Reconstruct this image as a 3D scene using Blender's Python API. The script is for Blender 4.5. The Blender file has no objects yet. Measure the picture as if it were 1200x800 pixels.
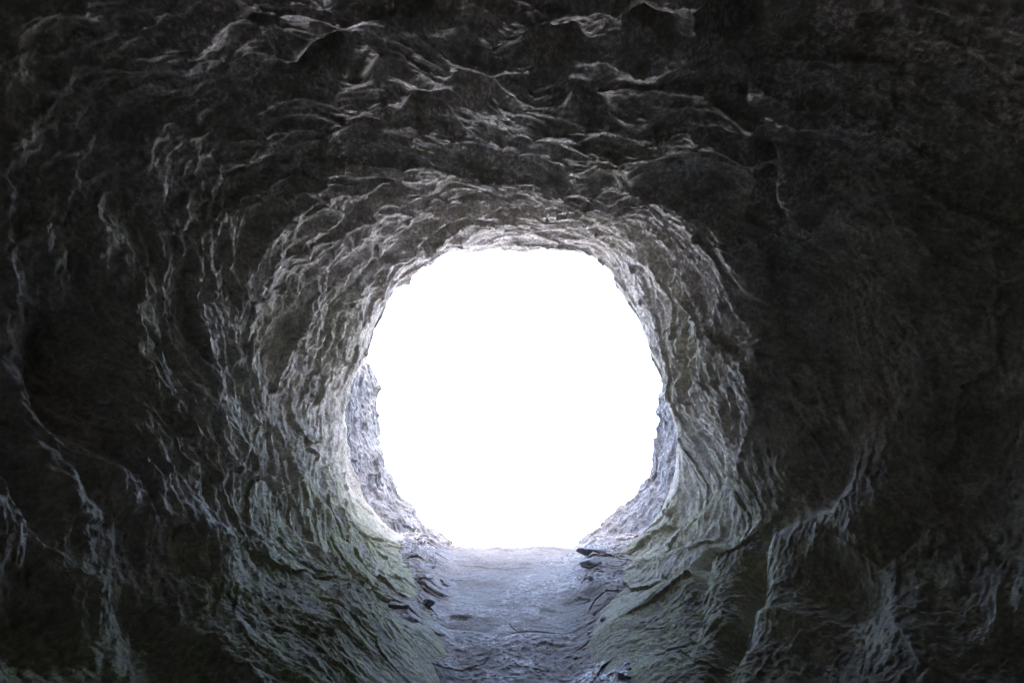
import bpy, math
import numpy as np

# ------------------------------------------------------------------ sizes
PITCH = math.radians(21.0)      # the passage climbs towards the daylight
S = 1.5                         # metres per modelling unit
F = 667.0                       # focal length the tunnel survey was drawn with
EYE = 1.45
NT, NZ = 2300, 860              # mesh density round / along the passage
rng = np.random.default_rng(7)

sc = bpy.context.scene
col = sc.collection

# ------------------------------------------------------------------ noise
perm = np.random.default_rng(3).permutation(256).astype(np.int32)
perm = np.concatenate([perm, perm, perm])
_g = np.random.default_rng(5).normal(size=(256, 3)); _g /= np.linalg.norm(_g, axis=1)[:, None]
_g = _g.astype(np.float32)
_r = np.random.default_rng(11).random((256, 6)).astype(np.float32)

def hsh(i, j, k):
    return perm[perm[perm[i & 255] + (j & 255)] + (k & 255)]

def perlin(x, y, z):
    xi = np.floor(x).astype(np.int32); yi = np.floor(y).astype(np.int32); zi = np.floor(z).astype(np.int32)
    xf = (x - xi).astype(np.float32); yf = (y - yi).astype(np.float32); zf = (z - zi).astype(np.float32)
    f = lambda t: t * t * t * (t * (t * 6 - 15) + 10)
    u, v, w = f(xf), f(yf), f(zf)
    def gr(a, b, c):
        g = _g[hsh(xi + a, yi + b, zi + c)]
        return g[..., 0] * (xf - a) + g[..., 1] * (yf - b) + g[..., 2] * (zf - c)
    x00 = gr(0,0,0) * (1-u) + gr(1,0,0) * u
    x10 = gr(0,1,0) * (1-u) + gr(1,1,0) * u
    x01 = gr(0,0,1) * (1-u) + gr(1,0,1) * u
    x11 = gr(0,1,1) * (1-u) + gr(1,1,1) * u
    return ((x00 * (1-v) + x10 * v) * (1-w) + (x01 * (1-v) + x11 * v) * w) * 1.6

def fbm(x, y, z, o=4, gain=0.5, lac=2.03, off=0.0):
    s = 0; a = 1.0; f = 1.0
    for i in range(o):
        s = s + a * perlin(x * f + off + 17.3 * i, y * f + 5.1 * i, z * f - 9.7 * i)
        a *= gain; f *= lac
    return s

def ridged(x, y, z, o=4, gain=0.5, lac=2.1, off=0.0):
    s = 0; a = 1.0; f = 1.0; w = 1.0
    for i in range(o):
        n = 1 - np.abs(perlin(x * f + off + 11.3 * i, y * f + 3.1 * i, z * f - 6.7 * i)) * 1.4
        n = np.clip(n, 0, 1) ** 2
        s = s + a * n * w
        w = np.clip(n * 1.6, 0, 1)
        a *= gain; f *= lac
    return s

def worley(x, y, z, off=0):
    """nearest-cell distance, second distance and a tilted facet height for each cell"""
    xi = np.floor(x).astype(np.int32); yi = np.floor(y).astype(np.int32); zi = np.floor(z).astype(np.int32)
    xf = (x - xi).astype(np.float32); yf = (y - yi).astype(np.float32); zf = (z - zi).astype(np.float32)
    f1 = np.full(x.shape, 9., np.float32); f2 = f1.copy(); fac = np.zeros(x.shape, np.float32)
    for a in (-1, 0, 1):
        for b in (-1, 0, 1):
            for c in (-1, 0, 1):
                r = _r[hsh(xi + a + off, yi + b, zi + c)]
                dx = a + r[..., 0] - xf; dy = b + r[..., 1] - yf; dz = c + r[..., 2] - zf
                d = dx * dx + dy * dy + dz * dz
                h = (r[..., 3] - .5) * dx + (r[..., 4] - .5) * dy + (r[..., 5] - .5) * dz + (r[..., 3] - .5) * .35
                m = d < f1
                f2 = np.where(m, f1, np.minimum(f2, d))
                f1 = np.where(m, d, f1); fac = np.where(m, h, fac)
    return np.sqrt(f1), np.sqrt(f2), fac

def sm(x, a, b):
    t = np.clip((x - a) / (b - a), 0, 1); return t * t * (3 - 2 * t)

# ------------------------------------------------------------------ helpers
def to_world(u, v, w):
    c, s = math.cos(PITCH), math.sin(PITCH)
    return np.stack([u * S, (w * c - v * s) * S, (w * s + v * c) * S + EYE], axis=-1)

def grid_mesh(name, co, wrap, mat, attrs=None, flip=False):
    n, m = co.shape[:2]
    idx = np.arange(n * m, dtype=np.int32).reshape(n, m)
    if wrap:
        a = idx; b = np.roll(idx, -1, axis=0)
        a, b = a, b
        q = np.stack([a[:, :-1], b[:, :-1], b[:, 1:], a[:, 1:]], -1).reshape(-1, 4)
    else:
        q = np.stack([idx[:-1, :-1], idx[1:, :-1], idx[1:, 1:], idx[:-1, 1:]], -1).reshape(-1, 4)
    if flip: q = q[:, ::-1]
    me = bpy.data.meshes.new(name)
    me.vertices.add(n * m); me.vertices.foreach_set('co', co.reshape(-1).astype(np.float32))
    me.loops.add(q.size); me.loops.foreach_set('vertex_index', np.ascontiguousarray(q).reshape(-1))
    me.polygons.add(len(q))
    me.polygons.foreach_set('loop_start', np.arange(0, q.size, 4, dtype=np.int32))
    me.polygons.foreach_set('use_smooth', np.ones(len(q), dtype=bool))
    me.update(calc_edges=True)
    for k, val in (attrs or {}).items():
        at = me.attributes.new(k, 'FLOAT', 'POINT')
        at.data.foreach_set('value', val.reshape(-1).astype(np.float32))
    me.materials.append(mat)
    o = bpy.data.objects.new(name, me); col.objects.link(o)
    return o

def surf_normals(p):
    du = np.gradient(p, axis=0); dv = np.gradient(p, axis=1)
    n = np.cross(du, dv); n /= np.linalg.norm(n, axis=-1)[..., None] + 1e-12
    return n

# ------------------------------------------------------------------ materials
def nodes_of(name):
    m = bpy.data.materials.new(name); m.use_nodes = True
    nt = m.node_tree; nt.nodes.clear()
    return m, nt

class N:
    def __init__(s, nt): s.nt = nt
    def n(s, t, **kw):
        o = s.nt.nodes.new(t)
        for k, v in kw.items():
            if hasattr(o, k): setattr(o, k, v)
        return o
    def l(s, a, b): s.nt.links.new(a, b)
    def noise(s, vec, scale, detail=6, rough=0.6, dist=0.0):
        o = s.n('ShaderNodeTexNoise'); o.inputs['Scale'].default_value = scale
        o.inputs['Detail'].default_value = detail; o.inputs['Roughness'].default_value = rough
        o.inputs['Distortion'].default_value = dist; s.l(vec, o.inputs['Vector']); return o.outputs['Fac']
    def ramp(s, fac, a, b, ca=0.0, cb=1.0):
        o = s.n('ShaderNodeMapRange'); o.interpolation_type = 'SMOOTHSTEP'
        o.inputs['From Min'].default_value = a; o.inputs['From Max'].default_value = b
        o.inputs['To Min'].default_value = ca; o.inputs['To Max'].default_value = cb
        s.l(fac, o.inputs['Value']); return o.outputs['Result']
    def math(s, op, a, b):
        o = s.n('ShaderNodeMath', operation=op)
        for i, x in enumerate((a, b)):
            if isinstance(x, (int, float)): o.inputs[i].default_value = x
            else: s.l(x, o.inputs[i])
        return o.outputs[0]
    def mix(s, fac, a, b):
        o = s.n('ShaderNodeMix', data_type='RGBA')
        for k, x in ((0, fac), (6, a), (7, b)):
            if isinstance(x, tuple): o.inputs[k].default_value = (*x, 1)
            elif isinstance(x, (int, float)): o.inputs[k].default_value = x
            else: s.l(x, o.inputs[k])
        return o.outputs[2]

def rock_material(name, base, alt, moss_c, pale_c, rough=(.55, .85), bump=.5, scale=1.0, spec=.4, rusty=.55, wet=0.0):
    m, nt = nodes_of(name); g = N(nt)
    tc = g.n('ShaderNodeTexCoord'); v = tc.outputs['Object']
    at = g.n('ShaderNodeAttribute', attribute_name='moss').outputs['Fac']
    ap = g.n('ShaderNodeAttribute', attribute_name='pale').outputs['Fac']
    n1 = g.noise(v, 1.3 * scale, 6, .6, .3); n2 = g.noise(v, 7 * scale, 8, .65, .5)
    n3 = g.noise(v, 42 * scale, 6, .7); n4 = g.noise(v, 3.1 * scale, 5, .6, 1.2)
    c = g.mix(g.ramp(n1, .35, .65), base, alt)
    rust = (0.20, .115, .085)
    c = g.mix(g.math('MULTIPLY', g.ramp(n4, .6, .72), rusty), c, rust)
    c = g.mix(g.math('MULTIPLY', at, g.ramp(n2, .3, .6)), c, moss_c)
    sp = g.math('MULTIPLY', ap, g.math('MULTIPLY', g.ramp(n3, .46, .6), g.ramp(n2, .4, .58)))
    c = g.mix(g.math('MULTIPLY', sp, .8), c, pale_c)
    br = g.math('MULTIPLY', g.ramp(n2, .25, .75, .66, 1.3), g.ramp(n3, .3, .7, .72, 1.25))
    vm = g.n('ShaderNodeVectorMath', operation='SCALE'); g.l(c, vm.inputs[0]); g.l(br, vm.inputs['Scale'])
    p = g.n('ShaderNodeBsdfPrincipled'); g.l(vm.outputs[0], p.inputs['Base Color'])
    g.l(g.ramp(n2, .3, .7, rough[0], rough[1]), p.inputs['Roughness'])
    if wet:
        g.l(g.math('ADD', g.math('MULTIPLY', sp, wet), spec), p.inputs['Specular IOR Level'])
    else: p.inputs['Specular IOR Level'].default_value = spec
    b1 = g.n('ShaderNodeBump'); b1.inputs['Strength'].default_value = bump; b1.inputs['Distance'].default_value = .03
    b2 = g.n('ShaderNodeBump'); b2.inputs['Strength'].default_value = bump * .5; b2.inputs['Distance'].default_value = .008
    g.l(g.noise(v, 16 * scale, 8, .72, .4), b1.inputs['Height'])
    g.l(g.noise(v, 75 * scale, 5, .7), b2.inputs['Height'])
    g.l(b1.outputs[0], b2.inputs['Normal']); g.l(b2.outputs[0], p.inputs['Normal'])
    o = g.n('ShaderNodeOutputMaterial'); g.l(p.outputs[0], o.inputs[0])
    return m

M_wall = rock_material('cave_rock', (.38, .345, .31), (.32, .29, .24), (.25, .26, .155), (.62, .575, .61), rough=(.75, .95), bump=.9, spec=.12)
M_floor = rock_material('wet_slate', (.205, .182, .168), (.155, .14, .13), (.15, .16, .17), (.6, .6, .64), rough=(.45, .78), bump=.4, spec=.035, rusty=.15, wet=.9)
M_out = rock_material('weathered_rock', (.15, .152, .165), (.125, .127, .138), (.14, .15, .14), (.26, .265, .29), rough=(.6, .85), bump=.3, spec=.15, rusty=.1)
M_stone = rock_material('stone', (.17, .17, .19), (.13, .13, .13), (.2, .2, .2), (.4, .4, .42), scale=2.5)
M_pale = rock_material('pale_stone', (.42, .42, .46), (.34, .34, .37), (.2, .2, .2), (.5, .5, .5), scale=2.5)

# ------------------------------------------------------------------ the passage
A = np.array([0,20,44,60,75,90,105,121,135,150,165,180,195,210,225,240,255,270,285,300,315,330,345], float)
px = lambda l, z: np.array(l, float) * z / F
ST = [  # depth of a cross-section and its radius at each bearing in A
 (4.15, px([180,168,178,196,186,179,183,190,190,184,183,203,205,207,210,199,196,195,196,200,212,210,197], 4.15)),
 (3.62, px([192,184,206,226,226,222,216,214,215,212,208,226,228,228,222,212,210,210,210,214,224,228,212], 3.62)),
 (3.40, px([216,218,250,260,250,240,234,236,240,236,230,243,246,244,236,226,224,224,224,228,236,242,230], 3.40)),
 (3.0, px([240,240,260,264,250,244,246,262,272,272,268,272,272,266,254,240,238,238,233,232,245,262,252], 3.0)),
 (2.55, px([282,280,286,294,284,280,296,322,328,337,333,328,320,306,286,270,268,268,260,259,274,288,288], 2.55)),
 (2.28, np.array([1.34,1.34,1.26,1.12,1.02,.99,1.07,1.36,1.46,1.42,1.29,1.20,1.17,1.10,1.03,.97,.98,1.0,.95,.92,1.0,1.12,1.24])),
 (1.8, np.array([1.72,1.72,1.58,1.32,1.05,.98,1.08,1.50,1.78,1.72,1.45,1.27,1.15,1.04,.97,.93,.97,1.0,.93,.88,.97,1.18,1.48])),
 (1.2, np.array([2.1,2.1,1.95,1.5,1.15,1.05,1.2,1.7,2.15,2.2,1.85,1.48,1.28,1.1,.98,.9,.95,1.0,.92,.88,1.02,1.32,1.75])),
 (0.3, np.array([1.9,1.9,1.85,1.75,1.7,1.6,1.6,1.75,1.85,1.8,1.6,1.35,1.15,1.05,1.0,.98,.98,1.0,1.0,1.0,1.15,1.4,1.75])),
 (-1.2, np.full(23, 1.7)), (-4.0, np.full(23, 1.5)), (-5.5, np.full(23, .02)), (-9.0, np.full(23, .02)),
]
SZ = np.array([s[0] for s in ST])[::-1]; SR = np.array([s[1] for s in ST])[::-1]

def radius(th, z):
    """radius at bearing th (deg, 1-d) and depth z (1-d) -> (len th, len z)"""
    at = np.concatenate([A - 360, A, A + 360])
    rows = np.array([np.interp(th % 360, at, np.tile(r, 3)) for r in SR])       # station x th
    return np.array([np.interp(z, SZ, rows[:, i]) for i in range(len(th))])

def blur(a, n, axis, wrap):
    k = np.hanning(n + 2)[1:-1]; k /= k.sum(); h = n // 2
    if wrap: a = np.concatenate([np.take(a, range(-h, 0), axis), a, np.take(a, range(0, h), axis)], axis)
    else:
        f = np.take(a, [0], axis); l = np.take(a, [-1], axis)
        a = np.concatenate([np.repeat(f, h, axis), a, np.repeat(l, h, axis)], axis)
    return np.apply_along_axis(lambda x: np.convolve(x, k, 'valid'), axis, a)

th = np.arange(NT) / NT * 360
nb = 90                                               # coarse rings behind the viewer
z1 = -9 + 9.75 * np.linspace(0, 1, nb, endpoint=False) ** .7
z2 = .75 * (4.15 / .75) ** np.linspace(0, 1, NZ)
z = np.concatenate([z1, z2])
cs, ci = 360, 735                                     # coarse survey grid, blurred, then resampled
thc = np.arange(cs) / cs * 360; zc = np.linspace(-9, 4.15, ci)
Rc = radius(thc, zc); Rc = blur(Rc, 19, 0, True); Rc = blur(Rc, 5, 1, False)
mixz = sm(zc, 2.25, 2.6)[None]
Rc = Rc * mixz + blur(Rc, 41, 0, True) * (1 - mixz)
tmp = np.array([np.interp(z, zc, Rc[i]) for i in range(cs)])
thx = np.concatenate([thc, [360]]); tmp = np.concatenate([tmp, tmp[:1]])
R = np.array([np.interp(th, thx, tmp[:, j]) for j in range(len(z))]).T
# the mouth rolls outward into the cliff
K = 26; k = np.arange(1, K + 1) / K
zf = 4.15 + .10 * np.sin(k * math.pi / 2); gf = 1 + 3.0 * k ** 2.2
z = np.concatenate([z, zf]); R = np.concatenate([R, R[:, -1:] * gf[None]], axis=1)

TH, Z = np.meshgrid(np.radians(th), z, indexing='ij')
TH = TH.astype(np.float32); Z = Z.astype(np.float32)
# the foot of the wall dips under the floor slab
hw = .31 + (Z - 2) * .13
foot = (1 - sm(np.abs(R * np.cos(TH)), hw - .22, hw + .04))
R = R + .11 * foot * (np.sin(TH) < 0) 
cu = 5 / F * Z; cv = -70 / F * np.maximum(Z, -.5) + .155 * np.clip(-Z - .5, 0, 20)
P = np.stack([cu + R * np.cos(TH), cv + R * np.sin(TH), Z], -1).astype(np.float32)
X, Y = P[..., 0], P[..., 1]
PX = 600 + F * X / np.maximum(Z, .3); PY = 400 - F * Y / np.maximum(Z, .3)   # survey-sheet coordinates
nrm = surf_normals(P)
inw = np.stack([-np.cos(TH), -np.sin(TH), np.zeros_like(Z)], -1)
sgn = np.sign((nrm * inw).sum(-1)); sgn[sgn == 0] = 1
nrm = nrm * sgn[..., None]
nrm = .6 * nrm + .4 * inw; nrm /= np.linalg.norm(nrm, axis=-1)[..., None]      # points into the passage

deg = np.degrees(TH) % 360
up = sm(np.sin(TH), .2, .8)                        # ceiling
lo = sm(-np.sin(TH), .1, .7)                       # wall foot
left = sm(-np.cos(TH), -.1, .6); right = 1 - left

# domain warp, then ridges that run round the passage (short along it, long round it)
w1 = fbm(X * .8, Y * .8, Z * .8, 3, off=3.); w2 = fbm(X * .8, Y * .8, Z * .8, 3, off=31.)
fade = 1 - .4 * lo
w3 = fbm(X * 4, Y * 4, Z * 4, 2, off=61.)
qx = X + .10 * w1 + .012 * w3; qy = Y + .10 * w2; qz = Z + .13 * w1 - .09 * w2 + .016 * w3 + .12 * np.cos(TH * 2 + .8)
big = fbm(qx * .9, qy * .9, qz * 1.2, 3, off=9.)
ks = (2.7 / np.clip(Z, .95, 9)) ** .8                              # the inner passage is more finely fluted
kz = np.where(Z > .95, 2.7 ** .8 * np.abs(np.maximum(Z, .95)) ** .2 / .2, 2.7 ** .8 * .95 ** .2 / .2 + (Z - .95) * 2.3).astype(np.float32)
px_, py_, pz_ = qx * ks, qy * ks, kz + (qz - Z) * ks + 1.0 * sm(-np.sin(TH), -.1, 1.1)   # flutes lean down towards the floor
amp = (1 - .42 * lo) / ks
f1, f2, fac = worley(qx * 1.5, qy * 1.5, qz * 3.4, 5)             # broad scallops
g1, g2, gac = worley(px_ * 3.7 + 9, py_ * 3.7, pz_ * 9.8, 21)       # narrow scallops
h1, h2, hac = worley(px_ * 10.5, py_ * 10.5 + 4, pz_ * 21, 77)           # chips
rd = ridged(px_ * 2.1, py_ * 2.1, pz_ * 7.2, 4, .52, off=4.)
rf = ridged(px_ * 7, py_ * 7, pz_ * 19, 3, .5, off=44.)
fine = fbm(px_ * 26, py_ * 26, pz_ * 40, 3, .55, off=2.)
rough_patch = .55 + .45 * sm(fbm(X * 1.3, Y * 1.3, Z * 1.3, 2, off=77.), -.3, .4)
dR = right * (1 - .7 * up) * (1 - sm(Z, 2.2, 2.7))       # smoother, blockier right-hand chamber
flank = 1 - .5 * up
k1, k2, kac = worley(X * 3.4 + .5 * w1, Y * 3.4, Z * 5.2 + .6 * w2, 200)
roof = sm(np.sin(TH), .35, .85)
disp = (.10 * (1 - .35 * up) * big + (.04 + .05 * up) * (f1 ** 2 - .25) + .075 * fac * (1 - .4 * dR) * (.55 + .45 * sm(Z, 1.2, 2.6))
        + ((.018 + .030 * up) * (g1 ** 2 - .25) + .052 * (.6 + .4 * flank) * gac) * (1 - .6 * dR) * amp
        + .024 * (rd - .5) * (1 - .65 * dR) * rough_patch * amp
        + roof * (.06 * (k1 ** 2 - .25) + .03 * kac)
        + .014 * (rf - .4) * rough_patch * (1 - .6 * dR) * amp
        + .023 * hac * (1 - .5 * roof) * (1 - .35 * dR) * amp)
b1, b2, bac = worley(X * 2.6 + .2 * w1, Y * 2.0, Z * 2.6 + .2 * w2, 140)
disp += dR * (.035 * bac + .04 * (b1 ** 2 - .3))

def soft(a, n, axis, wrap):
    # weathering: wear the sharpest crests down
    k = np.hanning(n + 2)[1:-1]; k /= k.sum(); h = n // 2; o = np.zeros_like(a)
    for i in range(n):
        if wrap: o += k[i] * np.roll(a, i - h, axis)
        else: o += k[i] * np.take(a, np.clip(np.arange(a.shape[axis]) + i - h, 0, a.shape[axis] - 1), axis)
    return o
arch = sm(TH, math.radians(40), math.radians(62)) * (1 - sm(TH, math.radians(142), math.radians(160)))
zl = Z + .10 * w1 + .03 * w3
disp = disp + .032 * arch * sm(zl, 2.43, 2.53) * (1 - sm(zl, 2.58, 3.05))
arch2 = (1 - sm(np.abs(TH - math.radians(50)), math.radians(45), math.radians(68)))
disp = disp + .055 * arch2 * sm(zl, 3.38, 3.45) * (1 - sm(zl, 3.5, 3.9))
worn = soft(soft(disp, 7, 1, False), 9, 0, True)
disp = disp + (worn - disp) * .25 + .0065 * fine * (1 - .5 * roof) / ks

def dent(x, y, rx, ry, rot, depth, p=2.0):
    """a hollow (depth > 0 goes into the rock) or a boss (depth < 0)"""
    global disp
    c, s = math.cos(math.radians(rot)), math.sin(math.radians(rot))
    dx = PX - x + 7 * w3; dy = PY - y + 7 * w1
    a = (dx * c + dy * s) / rx; b = (-dx * s + dy * c) / ry
    m = np.exp(-(a * a + b * b) ** (p / 2) * .9)
    m = np.where(Z > .5, m, 0)
    disp = disp - depth * m * (1.0 if p == 3.0 else np.clip(Z, .6, 2.5) / 2.5)
# solution pits in the roof
for a in [(507,128,22,13,5,.10),(552,108,26,15,0,.11),(652,62,28,20,30,.14),(452,84,20,12,-10,.06),(478,16,24,14,0,.11),
          (688,120,22,12,20,.08),(372,66,42,14,-28,.10),(600,95,16,9,10,.07),(760,40,26,14,20,.09),(858,20,26,26,0,.13),
          (715,188,22,10,25,.05),(455,225,16,9,0,.06),(530,222,22,9,5,.05),(430,150,60,13,-55,.03),(560,30,24,12,0,.06),
          (330,250,95,13,-52,.05),(905,205,14,42,-12,.13)]:
    dent(*a, p=3.0)
# long hollows in the flanks
for a in [(85,440,42,95,-8,.30),(10,500,26,110,-8,.16),(165,755,34,85,-25,.14),(30,730,45,80,0,.14),(640,0,60,12,0,.0),
          (1110,600,50,70,20,.02),(690+300,690,45,40,0,.18),(960,560,36,60,30,.16),(1130,480,80,60,0,.1),
          (880,690,14,95,18,.12),(835,640,10,80,14,.08),(430,620,8,70,-30,.03)]:
    dent(*a)
# bosses and folds standing out of the wall
for a in [(60,560,20,80,-35,-.07),(930,205,26,36,-35,-.14),(880,180,50,10,35,-.08),(1080,560,30,60,25,-.02),(905,600,22,60,20,-.05),
          (1010,640,26,60,25,-.07),(940,640,30,50,20,-.05),(1050,740,50,40,0,-.07),(480,331,8,7,0,-.10),(865,300,16,60,-20,-.05),
          (310,300,20,60,25,-.05),(230,640,26,60,-30,-.06),(120,560,18,80,-35,-.08)]:
    dent(*a)
keep = sm(Z, -9.0, -8.2)
disp = disp * keep
foot2 = (1 - sm(np.abs(X), hw, hw + .35)) * (np.sin(TH) < 0)
disp = disp * (1 - .75 * foot2) - .02 * foot2
disp *= (.75 + .25 * sm(Z, .5, 1.5)) * (1 - .45 * sm(Z, 3.4, 4.0))
P2 = P + nrm * disp[..., None]
moss = np.clip((lo * .9) * (.55 + .45 * left) + (1 - up) * .25 + .35 * fbm(X * 1.6, Y * 1.6, Z * 1.6, 3, off=91.), 0, 1) * (.35 + .65 * sm(-Z, -4.1, -3.4))
pale = np.clip(up * (.7 + .7 * fbm(X * 2.2, Y * 2.2, Z * 2.2, 3, off=55.)) + .1, 0, 1)
o = grid_mesh('cave_wall', to_world(P2[..., 0], P2[..., 1], P2[..., 2]), True, M_wall, {'moss': moss, 'pale': pale})
o['kind'] = 'structure'
o['label'] = 'rough grey and green rock wall and roof of the cave passage round the bright opening'
o['category'] = 'cave wall'

# ------------------------------------------------------------------ weathered rock beyond the mouth, open to the sky
A2 = [150,165,172,180,195,210,225,240,255,270,285,300,315,330,345,355,362,375,390]
r2 = [185,176,172,171,171,175,173,184,190,200,190,184,178,178,174,170,168,166,170]
n1, m1 = 900, 420
t2 = np.linspace(150, 390, n1); zz = np.linspace(3.9, 5.25, m1 - 60)
zz = np.concatenate([zz, 5.25 + .5 * np.linspace(0, 1, 61)[1:]])
base = np.interp(t2, A2, r2)[:, None] * 5.1 / F
T2, Z2 = np.meshgrid(np.radians(t2), zz, indexing='ij')
g = (1 + .10 * (5.1 - np.minimum(Z2, 5.1)) / 1.2)
R2 = base * g
R2 += np.clip(Z2 - 5.15, 0, 9) ** 1.5 * 2.2
d = np.degrees(T2)
R2 += np.clip((171 - d) / 12, 0, 9) ** 1.6 * .22 + np.clip((d - 360) / 14, 0, 9) ** 1.6 * .22
X2 = 5 / F * Z2 + R2 * np.cos(T2); Y2 = -70 / F * Z2 + R2 * np.sin(T2)
a1 = fbm(X2 * 1.4, Y2 * 1.4, Z2 * 1.4, 3, off=8.)
c1, c2, cac = worley(X2 * 3.2 + .2 * a1, Y2 * 3.2, Z2 * 5 + .3 * a1, 9)
e1, e2, eac = worley(X2 * 11, Y2 * 11, Z2 * 18 + .5 * a1, 31)
dd = .05 * a1 + .05 * cac + .03 * (c1 ** 2 - .3) + .009 * eac + .006 * (e1 - .4) + .03 * (ridged(X2 * 3, Y2 * 3, Z2 * 7, 4) - .5)
dd += .006 * fbm(X2 * 20, Y2 * 20, Z2 * 30, 3)
X2 = X2 - np.cos(T2) * dd; Y2 = Y2 - np.sin(T2) * dd
o = grid_mesh('outer_ledge', to_world(X2, Y2, Z2), False, M_out,
              {'moss': np.clip(.2 + a1, 0, 1) * .5, 'pale': np.full(X2.shape, .4)})
o['kind'] = 'structure'; o['category'] = 'rock ledge'
o['label'] = 'pale blue grey weathered rock flanking the floor just outside the cave mouth'

# ------------------------------------------------------------------ floor
def floor_v(z): return -1.2 - .155 * (z - 2.0)
nx, nz = 760, 1100
xs = np.linspace(-.95, .95, nx); zs = np.concatenate([np.linspace(-8.6, 1.2, 120, endpoint=False), np.linspace(1.2, 4.32, nz - 180), 4.32 + .25 * np.linspace(0, 1, 61)[1:]])
XF, ZF = np.meshgrid(xs, zs, indexing='ij')
b = fbm(XF * 1.2, XF * 0 + 4, ZF * 1.2, 3, off=5.)
s1, s2, sac = worley(XF * 1.3 + .25 * b, XF * 0 + .5, ZF * 1.0 + .3 * b, 3)
s3, s4, sbc = worley(XF * 5 + .5 * b, XF * 0 + .5, ZF * 6.5 + .5 * b, 13)
s5, s6, scc = worley(XF * 16, XF * 0 + .5, ZF * 20, 23)
hf = .19 + (ZF - 2) * .10 + .05 * fbm(XF * 0 + np.sign(XF) * 3, XF * 0, ZF * 2.2, 3)
rise = np.clip(np.abs(XF + .01 + .05 * b) - hf, 0, .2)
edge = sm(rise, 0, .25)
VF = floor_v(ZF) + .022 * b + .008 * sac + 1.0 * rise ** 1.4 + edge * (.03 * sbc + .012 * scc) + .003 * sbc + .0012 * scc
VF += .012 * edge * fbm(XF * 9, XF * 0, ZF * 9, 4)
VF += .0025 * fbm(XF * 14, XF * 0, ZF * 14, 5, .6)
VF -= .003 * np.exp(-((s2 - s1) / .03) ** 2) * sm(b, -.1, .25)                  # cracks between slabs
# stepped slab edges across the floor
def step(z0, x0, x1, h, k):
    global VF
    line = z0 + .10 * fbm(XF * 3, XF * 0 + k, XF * 0, 4, .6)
    wnd = sm(XF, x0, x0 + .08) * (1 - sm(XF, x1 - .08, x1))
    VF = VF - h * wnd * sm(line - ZF, -.006, .012) * (1 - sm(line - ZF, .03, .6))
step(3.72, -.4, .15, .005, 1.); step(2.35, .05, .25, .007, 2.); step(2.45, -.45, -.25, .012, 3.); step(3.0, -.55, -.3, .02, 4.)
def pit(x0, z0, rx, rz, h):
    global VF
    q = np.sqrt(((XF - x0) / rx) ** 2 + ((ZF - z0) / rz) ** 2) + .35 * b + .2 * (s3 - .4)
    VF = VF - h * (1 - sm(q, .45, 1.1))
pit(.17, 2.75, .06, .09, .010); pit(-.24, 2.66, .09, .06, .018)
gritty = (1 - sm(ZF, 2.3, 2.6)) 
VF += gritty * .004 * (ridged(XF * 18, XF * 0, ZF * 18, 4) - .4)
VF += .015 * sm(ZF, 4.0, 4.3) * fbm(XF * 5, XF * 0, XF * 0 + 3, 4)
VF -= np.clip(ZF - 4.30, 0, 9) ** 1.4 * 5
pf = np.clip(sm(b + .5 * fbm(XF * 3, XF * 0, ZF * 3, 3, off=20.), .0, .5) * .25 + gritty * sm(b + .5 * fbm(XF * 6, XF * 0, ZF * 6, 3, off=2.), -.35, .25) + .6 * edge * sm(ZF, 3.0, 4.2), 0, 1)
o = grid_mesh('cave_floor', to_world(XF, VF, ZF), False, M_floor, {'moss': np.zeros_like(XF), 'pale': pf}, flip=True)
o['kind'] = 'structure'; o['category'] = 'cave floor'
o['label'] = 'smooth bluish grey slate floor running up to the bright cave mouth'

# ------------------------------------------------------------------ land below the cave mouth
n = 90
gx = np.sinh(np.linspace(-1, 1, n) * 6) / math.sinh(6) * 6000
gy = np.concatenate([[9.5], 9.5 + np.geomspace(1, 8000, n - 1)])
GX, GY = np.meshgrid(gx, gy, indexing='ij')
GZ = -3.0 - 30 * sm(GY, 10, 150) + 2.5 * fbm(GX / 40, GX * 0, GY / 40, 3) * sm(GY, 12, 60)
m, nt = nodes_of('dry_ground'); g = N(nt); p = g.n('ShaderNodeBsdfPrincipled')
v = g.n('ShaderNodeTexCoord').outputs['Object']
g.l(g.mix(g.ramp(g.noise(v, .08, 8), .35, .65), (.40, .43, .50), (.34, .36, .42)), p.inputs['Base Color'])
p.inputs['Roughness'].default_value = .9
g.l(p.outputs[0], g.n('ShaderNodeOutputMaterial').inputs[0])
o = grid_mesh('ground', np.stack([GX, GY, GZ], -1), False, m, flip=False)
o['kind'] = 'structure'; o['category'] = 'ground'; o['label'] = 'open ground falling away below the cave mouth'

# ------------------------------------------------------------------ loose stones
def stone_mesh(name, sx, sy, sz, seed, mat, sub=4):
    import bmesh
    bm = bmesh.new(); bmesh.ops.create_icosphere(bm, subdivisions=sub, radius=1)
    v = np.array([q.co[:] for q in bm.verts], np.float32)
    r = np.random.default_rng(seed)
    for _ in range(11):                                  # cleave flat faces off
        d = r.normal(size=3); d /= np.linalg.norm(d); h = r.uniform(.45, .8)
        t = v @ d; v = v - np.where(t > h, (t - h) * .93, 0)[:, None] * d
    nn = fbm(v[:, 0] * 2.2 + seed, v[:, 1] * 2.2, v[:, 2] * 2.2, 4)
    v = v * (1 + .07 * nn[:, None]); v[:, 2] = np.maximum(v[:, 2], -.45)
    v *= np.array([sx, sy, sz])
    for q, c in zip(bm.verts, v): q.co = [float(t) for t in c]
    me = bpy.data.meshes.new(name); bm.to_mesh(me); bm.free()
    for pl in me.polygons: pl.use_smooth = sub > 3
    me.materials.append(mat); return me

from mathutils.bvhtree import BVHTree
def on_floor(x, z):
    i = int(np.clip(np.searchsorted(xs, x), 0, nx - 1)); j = int(np.clip(np.searchsorted(zs, z), 0, len(zs) - 1))
    return to_world(np.array(x), VF[i, j], np.array(z))

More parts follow.
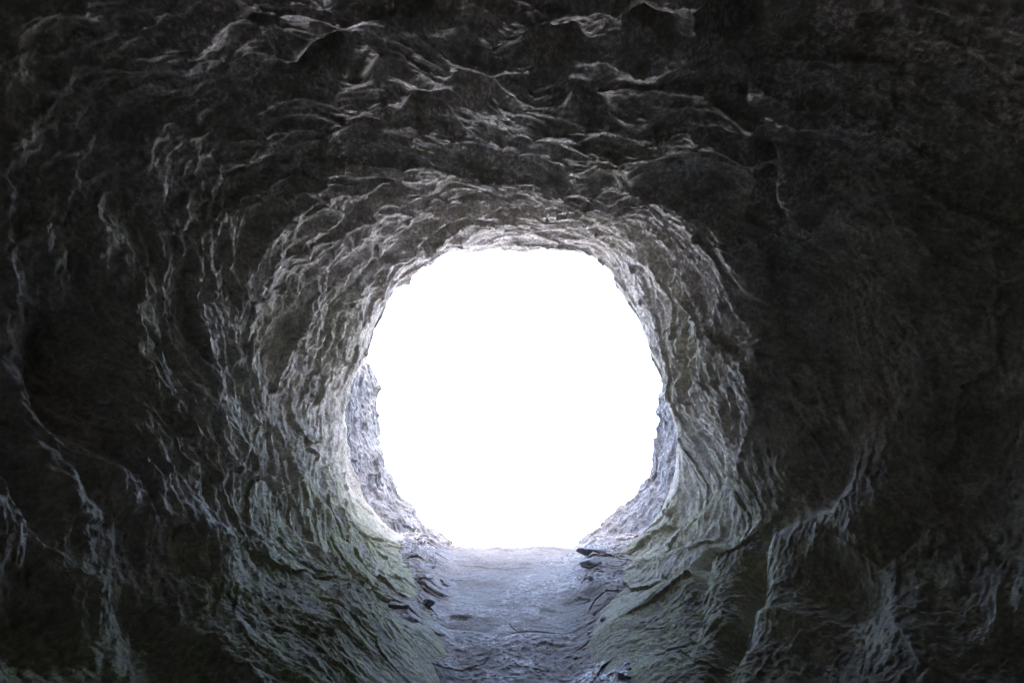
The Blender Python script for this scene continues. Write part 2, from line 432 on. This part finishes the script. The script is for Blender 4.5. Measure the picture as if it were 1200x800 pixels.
def place(name, x, z, size, seed, mat, label, cat, rz=0, group=None, lift=.25):
    sx, sy, sz = size
    me = stone_mesh(name, sx, sy, sz, seed, mat)
    o = bpy.data.objects.new(name, me); col.objects.link(o)
    w = on_floor(x, z); o.location = (w[0], w[1], w[2] + sz * lift)
    o.rotation_euler = (math.radians(12), 0, rz)
    o['label'] = label; o['category'] = cat
    if group: o['group'] = group
    return o
STONES = [
 (.50, 3.62, (.15,.10,.055), 1, M_stone, 'dark flat slab jutting from the foot of the right wall near the bright edge', 'rock slab'),
 (.47, 3.28, (.12,.10,.06), 2, M_stone, 'dark blocky slab below the flat one at the foot of the right wall', 'rock slab'),
 (.415, 3.02, (.035,.03,.03), 3, M_pale, 'small pale stone lying at the foot of the right wall', 'stone'),
 (-.50, 3.45, (.11,.06,.035), 4, M_stone, 'thin dark slab at the foot of the left wall near the bright edge', 'rock slab'),
 (-.46, 3.15, (.06,.04,.025), 6, M_pale, 'pale wedge of broken rock on the ledges at the foot of the left wall', 'stone'),
 (.40, 2.42, (.045,.035,.03), 7, M_stone, 'dark lump of rock at the foot of the right wall close to the viewer', 'stone'),
 (-.40, 2.72, (.07,.05,.035), 5, M_stone, 'blackish wedge shaped stone lying against the foot of the left wall', 'stone'),
]
for i, (x, zq, size, seed, mat, lab, cat) in enumerate(STONES):
    place('rock_slab' if cat == 'rock slab' else 'loose_stone', x, zq, size, seed, mat, lab, cat, rz=.4 * i)
# crumbs scattered on the slate: too many to count, one mesh
vs, fs = [], []
r = np.random.default_rng(21)
proto = []
for k in range(6):
    me = stone_mesh('crumb', 1, 1, .7, 50 + k, M_pale, sub=2)
    vv = np.array([q.co[:] for q in me.vertices]); ff = [tuple(pl.vertices) for pl in me.polygons]
    proto.append((vv, ff)); bpy.data.meshes.remove(me)
nvt = 0
for _ in range(420):
    t = r.random()
    if t < .45: x, zq = r.normal(.36, .07), r.uniform(1.8, 4.1)
    elif t < .7: x, zq = r.normal(-.40, .08), r.uniform(1.9, 4.1)
    elif t < .92: x, zq = r.uniform(-.3, .35), r.uniform(1.75, 2.35)
    else: x, zq = r.uniform(-.35, .35), r.uniform(2.2, 4.1)
    s = min(.0035 * math.exp(r.normal(0, .55)), .014) * (1.0 if zq < 3 else 1.3)
    vv, ff = proto[r.integers(6)]
    a = r.uniform(0, 6.28); ca, sa = math.cos(a), math.sin(a)
    q = vv * s * r.uniform(.7, 1.4, 3) * S
    q = np.stack([q[:, 0] * ca - q[:, 1] * sa, q[:, 0] * sa + q[:, 1] * ca, q[:, 2]], -1) + on_floor(x, zq)
    vs.append(q); fs += [tuple(i + nvt for i in f) for f in ff]; nvt += len(q)
me = bpy.data.meshes.new('gravel'); me.from_pydata(np.concatenate(vs).tolist(), [], fs); me.materials.append(M_pale)
o = bpy.data.objects.new('gravel', me); col.objects.link(o)
o['kind'] = 'stuff'; o['category'] = 'gravel'; o['label'] = 'tiny pale rock crumbs scattered over the slate floor'

# ------------------------------------------------------------------ light
SUN_EL, SUN_AZ = math.radians(48), math.radians(165)    # behind the cliff: the passage is lit by the sky and the bright land outside
w = bpy.data.worlds.new("World"); sc.world = w; w.use_nodes = True
nt = w.node_tree; nt.nodes.clear()
sky = nt.nodes.new('ShaderNodeTexSky'); sky.sky_type = 'NISHITA'; sky.sun_disc = False
sky.sun_elevation = SUN_EL; sky.sun_rotation = SUN_AZ
sky.air_density = 0.8; sky.dust_density = 6.0; sky.ozone_density = 0.3
bg = nt.nodes.new('ShaderNodeBackground'); bg.inputs['Strength'].default_value = .15
ow = nt.nodes.new('ShaderNodeOutputWorld')
nt.links.new(sky.outputs[0], bg.inputs[0]); nt.links.new(bg.outputs[0], ow.inputs[0])
w.cycles.sampling_method = 'MANUAL'; w.cycles.sample_map_resolution = 512

sun = bpy.data.lights.new('sun', 'SUN'); sun.energy = 4.0; sun.angle = math.radians(3); sun.color = (1, .97, .93)
so = bpy.data.objects.new('sun', sun); col.objects.link(so)
from mathutils import Vector
dirv = Vector((math.sin(SUN_AZ) * math.cos(SUN_EL), math.cos(SUN_AZ) * math.cos(SUN_EL), math.sin(SUN_EL)))
so.rotation_euler = dirv.to_track_quat('Z', 'Y').to_euler()

# ------------------------------------------------------------------ camera
cam = bpy.data.cameras.new('camera'); cam.sensor_width = 36; cam.lens = 36 * F / 1200
cam.clip_start = .02; cam.clip_end = 20000
co = bpy.data.objects.new('camera', cam); col.objects.link(co)
co.location = (0, 0, EYE); co.rotation_euler = (math.radians(90) + PITCH, 0, 0)
sc.camera = co

sc.view_settings.view_transform = 'Standard'; sc.view_settings.look = 'None'
sc.view_settings.gamma = 1; sc.view_settings.exposure = 4.65; sc.view_settings.use_curve_mapping = False
c = sc.cycles
c.use_denoising = True; c.denoiser = 'OPENIMAGEDENOISE'; c.denoising_input_passes = 'RGB_ALBEDO_NORMAL'
c.max_bounces = 8; c.diffuse_bounces = 6; c.glossy_bounces = 3; c.use_adaptive_sampling = False
c.caustics_reflective = False; c.sample_clamp_indirect = 6
